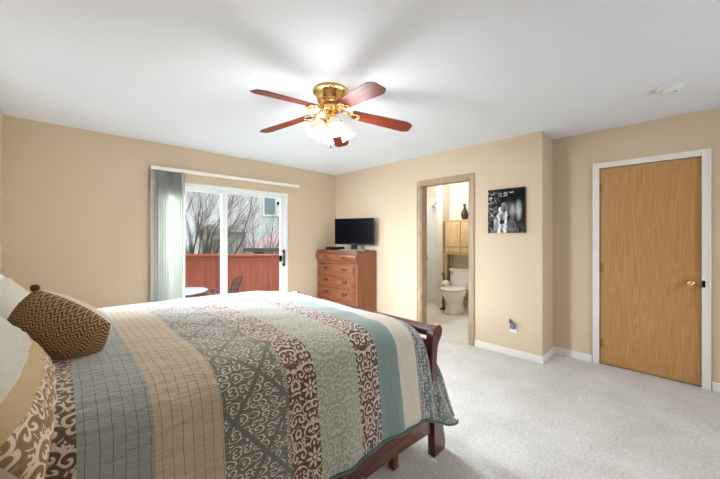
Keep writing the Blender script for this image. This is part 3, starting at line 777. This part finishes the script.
hp = [(HX, 0), (HX + 0.07, 0), (HX + 0.07, 0.6), (HX + 0.05, 0.85), (HX + 0.035, 0.98), (HX + 0.05, 1.03), (HX + 0.04, 1.07), (HX + 0.005, 1.08), (HX - 0.02, 1.06), (HX - 0.025, 1.02), (HX - 0.01, 0.8), (HX, 0.6)]
for y in (BN - 0.018, BF - 0.03):
    b = B(); prism(b, hp, 'y', y, y + 0.048); obj('head_post', b, M['bedwoodz'], bed)
b = B(); hpan = [(HX + 0.01, 0.25), (HX + 0.045, 0.25), (HX + 0.045, 0.6), (HX + 0.025, 0.85), (HX + 0.012, 1.0), (HX + 0.02, 1.045), (HX + 0.0, 1.06), (HX - 0.012, 1.04), (HX - 0.01, 0.9), (HX + 0.005, 0.6)]
prism(b, hpan, 'y', BN + 0.03, BF - 0.03); obj('headboard', b, M['bedwoody'], bed)
def rail_prof():
    pts = []
    for i in range(13):
        x = HX + 0.07 + (1.612 - HX - 0.07) * i / 12; s = i / 12
        pts.append((x, 0.148 + 0.048 * (1 - abs(2*s - 1) ** 2.2)))
    return pts + [(1.612, 0.42), (HX + 0.07, 0.42)]
for y in (BN + 0.002, BF - 0.026):
    b = B(); prism(b, rail_prof(), 'y', y, y + 0.026); obj('side_rail', b, M['bedwood'], bed)
for y in (BN + 0.09, BF - 0.13):
    b = B(); box(b, (1.355, y, 0), (1.40, y + 0.04, 0.30), 0.004); obj('support_leg', b, M['bedwoodz'], bed)
b = B()
for k in range(9): box(b, (-0.15 + k*0.2, BN + 0.028, 0.28), (-0.07 + k*0.2, BF - 0.026, 0.30))
obj('slats', b, M['pine'], bed)
b = B(); box(b, (HX + 0.09, BN + 0.06, 0.30), (1.575, BF - 0.06, 0.76), 0.05)
tag(obj('mattress', b, M['mattress'], None, smooth=False), 'thick pale mattress on the sleigh bed hidden beneath the patchwork quilt', 'mattress')

# quilt
BANDS = [(-9, 0.033, 'q_brown'), (0.033, 0.193, 'q_teal'), (0.193, 0.376, 'q_tan'), (0.376, 0.617, 'q_diamond'), (0.617, 0.746, 'q_brown2'), (0.746, 0.972, 'q_sage'), (0.972, 1.116, 'q_scroll'), (1.116, 1.266, 'q_blue'), (1.266, 1.43, 'q_cream'), (1.43, 9, 'q_foot')]
qm = [M[k] for _, _, k in BANDS] + [M['q_bind']]
def interp(x, tab):
    if x <= tab[0][0]: return tab[0][1]
    for (a, va), (c, vc) in zip(tab[:-1], tab[1:]):
        if x <= c:
            s = (x - a) / (c - a); return va + (vc - va) * s
    return tab[-1][1]
ZT = [(-0.3, 0.90), (0.1, 0.905), (0.4, 0.90), (0.8, 0.893), (1.1, 0.883), (1.35, 0.858), (1.48, 0.832), (1.54, 0.80), (1.575, 0.768), (1.588, 0.74), (1.592, 0.66)]
ZH = [(-0.3, 0.40), (0.6, 0.365), (0.77, 0.357), (0.92, 0.347), (1.02, 0.341), (1.12, 0.341), (1.29, 0.330), (1.44, 0.312), (1.60, 0.235), (1.70, 0.18), (1.845, 0.145)]
# upper edge of the near-side corner fall beyond the foot end
ZU = [(1.43, 0.815), (1.50, 0.785), (1.56, 0.725), (1.62, 0.63), (1.70, 0.47), (1.78, 0.31), (1.845, 0.175)]
xs = []
cuts = [-0.27] + [bnd[1] for bnd in BANDS[:-1]] + [1.592]
for a, c in zip(cuts[:-1], cuts[1:]):
    n = max(2, int(round((c - a) / 0.03)))
    xs += [a + (c - a) * i / n for i in range(n)]
xs.append(1.592)
def wrinkle(x, y):
    return 0.004 * math.sin(9*x + 4*y) * math.sin(7*y - 3*x) + 0.003 * math.sin(23*x - 11*y + 1.0) + 0.0025 * math.sin(31*y + 13*x)
def side(x, z, zt, s):
    """Y of the hanging cloth at height z; s=-1 near side, +1 far side"""
    d = max(0.0, min(1.0, (zt - z) / 0.5))
    fold = 0.010 * d * math.sin(15 * x + 0.8) + 0.006 * d * math.sin(37 * x)
    if s < 0: return 1.03 - 0.075 * d ** 0.7 - fold
    return 2.53 + 0.06 * d ** 0.7 + fold
def column(x):
    zt = interp(x, ZT); pts = []
    zh = interp(x, ZH); R = 0.13
    ns = 10
    for i in range(ns):                      # near hem upward
        z = zh + (zt - R - zh) * i / ns
        pts.append((x, side(x, z, zt, -1), z))
    yn = side(x, zt - R, zt, -1)
    for i in range(8):                       # rounded near edge (a soft wide roll)
        a = PI / 2 * i / 8
        pts.append((x, yn + R * 1.25 * (1 - math.cos(a)), zt - R + R * math.sin(a)))
    y0 = yn + R * 1.25; y1 = 2.40
    for i in range(33):
        y = y0 + (y1 - y0) * i / 32
        crown = (0.012 if x < 1.4 else 0.004) * (1 - ((y - (y0+y1)/2) / ((y1-y0)/2)) ** 2)
        pts.append((x, y, zt + crown + wrinkle(x, y) * (1 if x < 1.5 else 0.4)))
    for i in range(1, 8):
        a = PI / 2 * i / 8
        pts.append((x, y1 + R * math.sin(a), zt - R + R * math.cos(a)))
    for i in range(0, 9):
        z = zt - R + (0.42 - zt + R) * i / 8
        pts.append((x, side(x, z, zt, 1), z))
    return pts
b = B(); uvl = b.loops.layers.uv.new('UVMap')
cols = [column(x) for x in xs]
def vcoords(pts, anchor):
    vv = [0.0]
    for p, q in zip(pts[:-1], pts[1:]): vv.append(vv[-1] + (Vector(q) - Vector(p)).length)
    return [a - vv[anchor] for a in vv]
uvs = {}
bv = []
for x, c in zip(xs, cols):
    vv = vcoords(c, 18); col = []
    for p, v in zip(c, vv):
        ve = b.verts.new(p); uvs[ve] = (x, v); col.append(ve)
    bv.append(col)
def band_of(x):
    for k, (a, c, _) in enumerate(BANDS):
        if a <= x < c: return k
def quad(a, mi):
    f = b.faces.new(a); f.material_index = mi; f.smooth = True
    for lp in f.loops: lp[uvl].uv = uvs[lp.vert]
NR = len(bv[0])
# insert hem binding: lowest row is thin
for i in range(len(xs) - 1):
    k = band_of((xs[i] + xs[i+1]) / 2)
    for j in range(NR - 1): quad((bv[i][j], bv[i+1][j], bv[i+1][j+1], bv[i][j+1]), k)
# corner fall: continues the near side beyond x=1.592
xe = [1.592, 1.63, 1.67, 1.71, 1.75, 1.79, 1.82, 1.845]
nz = 12
prev = None
last = bv[-1]
rows0 = [last[j] for j in range(0, 19)]      # near side + roll of the last column
cvs = []
for x in xe:
    zu = interp(x, ZU); zl = interp(x, ZH); colv = []
    for j in range(19):
        s = j / 18
        z = zl + (zu - zl) * s
        d = (x - 1.592) / 0.25
        y = 0.955 + 0.05 * s - 0.02 * math.sin(PI * d) + 0.012 * math.sin(9 * s + 6 * d)
        colv.append((x, y, z))
    cvs.append(colv)
prev = rows0
for x, c in zip(xe[1:], cvs[1:]):
    cur = []
    for j, p in enumerate(c):
        ve = b.verts.new(p); uvs[ve] = (x, uvs[rows0[j]][1]); cur.append(ve)
    for j in range(18): quad((prev[j], cur[j], cur[j+1], prev[j+1]), 9)
    prev = cur
    # fold back behind, tucked toward the foot post
    bk = b.verts.new((c[18][0] - 0.03, c[18][1] + 0.055 - 0.02 * (x - 1.592), c[18][2] - 0.05)); uvs[bk] = (x, uvs[rows0[18]][1] + 0.06)
    if x != xe[1]: quad((pbk[0], pbk[1], cur[18], bk)[::-1] if False else (pbk[1], cur[18], bk, pbk[0]), 9)
    pbk = (bk, cur[18])
q = obj('quilt', b, qm, None)
tag(q, 'patchwork quilt in brown damask, teal, tan and sage bands draped over the bed', 'quilt')
so = q.modifiers.new('thick', 'SOLIDIFY'); so.thickness = 0.010; so.offset = -1
ss = q.modifiers.new('soft', 'SUBSURF'); ss.levels = 1; ss.render_levels = 1
# hem binding as a part
b = B()
hem = [bv_ for bv_ in [c[0] for c in cols]] + [c[0] for c in cvs[1:]]
tube(b, [(p[0], p[1], p[2] - 0.002) for p in hem], 0.0065, 8); obj('hem_binding', b, M['q_bind'], q, smooth=True)

# pillows
def pillow(b, wd, ht, th, n=22, cornering=0.07, sq=2.6, rnd_=0.0):
    uvl = b.loops.layers.uv.new('UVMap'); vd = {}
    for side_ in (1, -1):
        g = []
        for i in range(n + 1):
            row = []
            for j in range(n + 1):
                x = -1 + 2*i/n; y = -1 + 2*j/n
                # ease the parameter so edges are finer
                x = math.sin(x * PI / 2); y = math.sin(y * PI / 2)
                prof = max(0.0, (1 - abs(x)**sq) * (1 - abs(y)**sq)) ** 0.5
                px_ = x * wd/2 * (1 - cornering * (1 - y*y)) * (1 - rnd_ * y*y/2) ** 0.5; py_ = y * ht/2 * (1 - cornering * (1 - x*x)) * (1 - rnd_ * x*x/2) ** 0.5
                key = (i, j) if (i in (0, n) or j in (0, n)) else (i, j, side_)
                if key not in vd:
                    wr = 0.004 * math.sin(17*x + 9*y) * prof + 0.003 * math.sin(31*y - 12*x) * prof
                    ve = b.verts.new((px_, py_, side_ * (th/2 * prof + wr))); vd[key] = ve; ve_uv[ve] = (x * wd/2, y * ht/2)
                row.append(vd[key])
            g.append(row)
        for i in range(n):
            for j in range(n):
                f = b.faces.new((g[i][j], g[i+1][j], g[i+1][j+1], g[i][j+1])); f.smooth = True; f.material_index = 0 if side_ > 0 else 1
                for lp in f.loops: lp[uvl].uv = ve_uv[lp.vert]
ve_uv = {}
def frame_rot(e1, nrm):
    e1 = Vector(e1).normalized(); nrm = Vector(nrm); nrm = (nrm - e1 * nrm.dot(e1)).normalized(); e2 = nrm.cross(e1)
    return Matrix((e1, e2, nrm)).transposed().to_euler()

def herring():
    t = NT('brown_herringbone_weave'); uv, u, v = uvsep(t)
    z = t.math('PINGPONG', u, 0.014)
    s = t.math('FRACT', t.math('MULTIPLY', t.math('ADD', v, z), 1/0.012))
    f = t.math('MULTIPLY', t.smooth(s, 0.15, 0.4), t.math('SUBTRACT', 1.0, t.smooth(s, 0.7, 0.95)))
    n = t.noise(uv, 180, 2)
    t.l(t.mix(f, srgb(84, 60, 40), t.mix(n, srgb(166, 130, 86), srgb(198, 162, 116))), t.p.inputs['Base Color'])
    t.p.inputs['Roughness'].default_value = 0.85
    t.bump(f, 0.6, 0.004)
    return t.m
M['herring'] = herring()
M['linen'] = plain('cream_linen', srgb(214, 200, 184), 0.9, 0, 60, 0.05, 0.15, 220)
ve_uv = {}
b = B(); pillow(b, 0.31, 0.25, 0.19, 24, 0.0, 2.2, 0.5)
pz = thing('throw_pillow', 'brown herringbone woven throw pillow leaning on the patterned pillows', 'pillow', (0.006, 1.56, 0.99))
pr1 = frame_rot((0.66, -0.42, -0.46), (-0.38, -0.95, -0.28))
obj('cushion', b, [M['herring'], M['linen']], pz, rot=pr1)
b = B()
for sx, sy in ((-1, 1),):
    lathe(b, [(0.0001, -0.012), (0.012, -0.006), (0.014, 0.004), (0.0001, 0.012)], (sx * 0.138, sy * 0.112, 0), 10)
obj('corner_tuft', b, M['herring'], pz, rot=pr1, smooth=True)

def shammat():
    """pillow sham: plaid centre with damask border, by UV"""
    t = NT('patchwork_sham'); uv, u, v = uvsep(t)
    mask = scrollmask(t, u, v, 0.14, 0.3, 22, 0.1, 0.53)
    dam = t.mix(mask, srgb(150, 118, 84), srgb(226, 208, 180))
    lu = t.math('LESS_THAN', t.math('PINGPONG', u, 0.010), 0.0012); lv = t.math('LESS_THAN', t.math('PINGPONG', v, 0.016), 0.001)
    n = t.noise(t.scale(uv, (20, 60, 1)), 2, 3)
    pl = t.mix(t.math('MULTIPLY', t.math('MAXIMUM', lu, lv), 0.16), t.mix(n, srgb(216, 212, 198), srgb(198, 190, 170)), srgb(150, 132, 100))
    tan = t.mix(n, srgb(190, 160, 116), srgb(204, 178, 136))
    c = t.mix(t.math('LESS_THAN', v, -0.045), pl, tan); c = t.mix(t.math('LESS_THAN', v, -0.10), c, dam)
    c = t.mix(t.math('GREATER_THAN', v, 0.13), c, srgb(226, 228, 226))
    t.l(c, t.p.inputs['Base Color']); t.p.inputs['Roughness'].default_value = 0.9
    t.bump(t.noise(uv, 18, 3), 0.3, 0.02)
    return t.m
M['sham'] = shammat()
def sham(loc, e1, nrm, label, dims=(0.66, 0.44, 0.19)):
    global ve_uv
    ve_uv = {}
    b = B(); pillow(b, *dims, 26, 0.05, 2.8)
    o = obj('pillow', b, [M['sham'], M['linen']], None, loc, frame_rot(e1, nrm))
    return tag(o, label, 'pillow', 'patterned pillows at the head of the bed')
sham((-0.155, 1.22, 1.005), (0, 1, 0.02), (0.80, 0.0, 0.60), 'plaid and damask patterned pillow nearest the camera at the bed head')
sham((-0.165, 2.06, 1.0), (0, 1, 0.0), (0.80, 0.0, 0.60), 'white-edged patterned pillow behind the brown herringbone throw pillow')

# ------------------------------------------------------------------ outside the glass door
b = B(); box(b, (-2, Y0 + 0.15, -0.5), (9, 9, -0.40)); struct('ground_patio', b, M['concrete'])
b = B(); box(b, (-30, 4.5, -2.2), (45, 60, -2.0)); struct('ground_lawn', b, M['lawn'])

Fv = Vector((math.cos(YAW), math.sin(YAW), 0)); Rv = Vector((math.sin(YAW), -math.cos(YAW), 0))
FD = 7.25
def fp(lat, dep, z): return Fv * dep + Rv * lat + Vector((0, 0, z))
fe = thing('privacy_fence', 'reddish brown stained board fence behind the patio table', 'fence', fp(-3.2, FD, -0.42), (0, 0, YAW - PI/2))
# local x = lateral to the right, y = away from the camera
LA = [0, 2.16, 4.46]   # bays: posts
ftop = 0.90 + 0.42
nb = 46
for bay in range(3):
    x0 = -2.0 + bay * 2.18 - 0.25; x1 = x0 + 2.18
    b = B(); n = 16
    for i in range(n):
        a = x0 + (x1 - x0) * i / n; c = x0 + (x1 - x0) * (i + 1) / n
        box(b, (a + 0.002, 0, 0), (c - 0.002, 0.022, ftop - 0.06), 0.003)
    box(b, (x0, 0.0, ftop - 0.15), (x1, -0.02, ftop - 0.06)); 
    obj('board_panel', b, M['fence'], fe)
    b = B(); box(b, (x0 - 0.045, -0.09, 0), (x0 + 0.045, 0.0, ftop - 0.05), 0.004); obj('post', b, M['fence'], fe)
b = B(); box(b, (-2.4, -0.11, ftop - 0.05), (4.4, 0.05, ftop), 0.004); obj('cap_rail', b, M['fence'], fe)

pt = thing('patio_table', 'round blue-grey metal patio table in front of the fence', 'table', (1.62, 6.30, -0.40))
b = B(); lathe(b, [(0.43, 0.69), (0.445, 0.70), (0.445, 0.715), (0.43, 0.72), (0.0001, 0.72)], n=40); obj('table_top', b, M['table_mesh'], pt)
for k in range(4):
    a = PI/4 + k * PI/2 - 0.7; ca, sa = math.cos(a), math.sin(a)
    b = B(); tube(b, [(0.36*ca, 0.36*sa, 0.70), (0.27*ca, 0.27*sa, 0.64), (0.22*ca, 0.22*sa, 0.5), (0.24*ca, 0.24*sa, 0.25), (0.36*ca, 0.36*sa, 0.012)], 0.013, 8); obj('leg', b, M['patio_metal'], pt)
b = B(); tube(b, [(0.22*math.cos(2*PI*i/24), 0.22*math.sin(2*PI*i/24), 0.45) for i in range(25)], 0.009, 6); obj('ring_brace', b, M['patio_metal'], pt)

pc = thing('patio_chair', 'dark metal patio armchair beside the patio table', 'chair', (2.24, 6.12, -0.40), (0, 0, math.radians(-42)))
# local: faces -x, back at +x
def bar(b, p, q, r=0.011): tube(b, [p, q], r, 6)
b = B()
for s in (-0.24, 0.24):
    tube(b, [(0.20, s, 0.42), (0.27, s, 0.66), (0.36, s, 0.93)], 0.012, 6)
bar(b, (0.36, -0.24, 0.93), (0.36, 0.24, 0.93))
for i in range(1, 6):
    y = -0.24 + 0.48 * i / 6; bar(b, (0.21, y, 0.45), (0.36, y, 0.93), 0.005)
for i in range(1, 4): bar(b, (0.21 + 0.04*i, -0.24, 0.45 + 0.12*i), (0.21 + 0.04*i, 0.24, 0.45 + 0.12*i), 0.005)
obj('backrest', b, M['patio_metal'], pc)
b = B(); box(b, (-0.24, -0.24, 0.40), (0.22, 0.24, 0.42), 0.006); obj('seat', b, M['patio_metal'], pc)
for s in (-0.26, 0.26):
    b = B(); tube(b, [(0.27, s, 0.66), (0.0, s, 0.64), (-0.24, s, 0.65), (-0.27, s, 0.62)], 0.013, 6); obj('armrest', b, M['patio_metal'], pc)
    b = B(); tube(b, [(-0.25, s, 0.64), (-0.22, s, 0.40), (-0.27, s, 0.0)], 0.012, 6); obj('leg', b, M['patio_metal'], pc)
    b = B(); tube(b, [(0.22, s, 0.42), (0.20, s, 0.25), (0.28, s, 0.0)], 0.012, 6); obj('leg', b, M['patio_metal'], pc)

def tree(name, label, base, height, lean, seed, stems, spread):
    rnd = random.Random(seed); b = B(); cnt = [0]
    def grow(p, d, L, r, lvl):
        cnt[0] += 1
        pts = [p]; n = 4
        for i in range(n):
            d = (d + Vector((rnd.uniform(-1,1), rnd.uniform(-1,1), rnd.uniform(-0.5,0.8))) * 0.09).normalized()
            pts.append(pts[-1] + d * (L / n))
        tube(b, pts, [r * (1 - 0.55 * i / n) for i in range(n + 1)], 5 if lvl < 2 else 3, cap=False)
        if lvl >= 5 or L < 0.12: return
        for i in range(1, n + 1):
            for _ in range(2 if lvl in (1, 2) else 1):
                if rnd.random() < 0.88:
                    ax = Vector((rnd.uniform(-1,1), rnd.uniform(-1,1), rnd.uniform(-0.2,1))).normalized()
                    nd = (d * 0.75 + ax * rnd.uniform(0.4, 0.75)).normalized()
                    grow(pts[i], nd, L * rnd.uniform(0.45, 0.68), r * 0.5 * (1 - 0.12*i), lvl + 1)
    for s in range(stems):
        d = (Vector((0, 0, 1)) + lean * rnd.uniform(0.3, 1.1) + Rv * rnd.uniform(-spread, spread) + Fv * rnd.uniform(-spread, spread)).normalized()
        grow(Vector((rnd.uniform(-.2,.2), rnd.uniform(-.2,.2), 0)), d, height * rnd.uniform(0.5, 0.62), 0.075, 0)
    return tag(obj(name, b, M['bark'], None, base), label, 'tree')
tree('bare_tree', 'large leafless tree with many stems rising behind the fence on the left', fp(-6.0, 10.8, -2.0), 6.6, Rv * 0.35, 3, 6, 0.28)
tree('bare_tree', 'smaller leafless tree behind the fence before the pale blue house', fp(-4.1, 10.3, -2.0), 4.7, Rv * 0.45, 12, 3, 0.30)

# neighbouring houses
hs = thing('neighbor_house', 'pale blue two-storey house beyond the fence', 'house', fp(-5.6, 17.0, -2.0), (0, 0, YAW - PI/2))
b = B(); box(b, (0, 0, 0), (9, 7, 8.0)); obj('walls', b, M['siding'], hs)
b = B(); box(b, (-0.03, -0.03, 0), (0.10, 0.0, 8.0)); obj('corner_board', b, M['pale_trim'], hs)
b = B(); prism(b, [(-0.5, 7.9), (9.5, 7.9), (9.5, 8.05), (4.5, 10.0), (-0.5, 8.05)], 'y', -0.5, 7.5); obj('roof', b, M['shingle'], hs)
for wx0, wx1, wz0, wz1 in ((-0.2 + 0.02, 1.10, 4.45, 5.75),):
    pass
b = B(); wx0, wx1, wz0, wz1 = 0.28, 1.55, 4.50, 5.85
for a, c in (((wx0 - 0.09, wz0 - 0.09), (wx0, wz1 + 0.09)), ((wx1, wz0 - 0.09), (wx1 + 0.09, wz1 + 0.09)), ((wx0, wz0 - 0.09), (wx1, wz0)), ((wx0, wz1), (wx1, wz1 + 0.09)), (((wx0+wx1)/2 - 0.03, wz0), ((wx0+wx1)/2 + 0.03, wz1))):
    box(b, (a[0], -0.08, a[1]), (c[0], 0, c[1]))
wn = obj('window', b, M['pale_trim'], hs)
b = B(); box(b, (wx0, -0.03, wz0), ((wx0+wx1)/2, -0.005, wz1)); obj('pane', b, M['darkglass'], wn)
b = B(); box(b, ((wx0+wx1)/2, -0.03, wz0), (wx1, -0.005, wz1)); obj('pane', b, M['pale_trim'], wn)

gr = thing('neighbor_garage', 'low outbuilding with pinkish shingled roof below the pale blue house', 'garage', fp(-4.75, 12.4, -2.0), (0, 0, YAW - PI/2))
b = B(); box(b, (0.2, 0.3, 0), (5.5, 3.2, 2.75)); obj('walls', b, M['pale_trim'], gr)
b = B()
A = [b.verts.new(p) for p in ((0, 0, 2.82), (6, 0, 2.86), (6, 1.8, 3.95), (1.15, 1.8, 3.80), (0, 3.5, 2.82), (6, 3.5, 2.86))]
b.faces.new((A[0], A[1], A[2], A[3])); b.faces.new((A[0], A[3], A[4])); b.faces.new((A[3], A[2], A[5], A[4])); b.faces.new((A[0], A[4], A[5], A[1])); b.faces.new((A[1], A[5], A[2]))
obj('roof', b, M['shingle'], gr)
b = B(); box(b, (0, -0.03, 2.68), (6, 0.03, 2.83)); obj('fascia', b, M['fascia'], gr)
b = B(); box(b, (0.32, 0.27, 2.2), (0.75, 0.30, 2.66)); obj('window', b, M['fascia'], gr)

h2 = thing('distant_house', 'grey gabled house seen through the bare tree branches', 'house', fp(-10.6, 20.0, -2.0), (0, 0, YAW - PI/2))
b = B(); box(b, (0, 0, 0), (1.6, 4, 3.6)); obj('walls', b, M['siding_grey'], h2)
b = B(); prism(b, [(-0.15, 3.5), (1.75, 3.5), (1.75, 3.6), (0.8, 4.1), (-0.15, 3.6)], 'y', -0.15, 4.2); obj('roof', b, plain('weathered_grey_shingles', srgb(140, 140, 144), 0.9), h2)
b = B(); box(b, (0.25, -0.03, 2.2), (0.65, 0, 3.1)); box(b, (0.95, -0.03, 2.2), (1.35, 0, 3.1)); obj('window', b, M['darkglass'], h2)
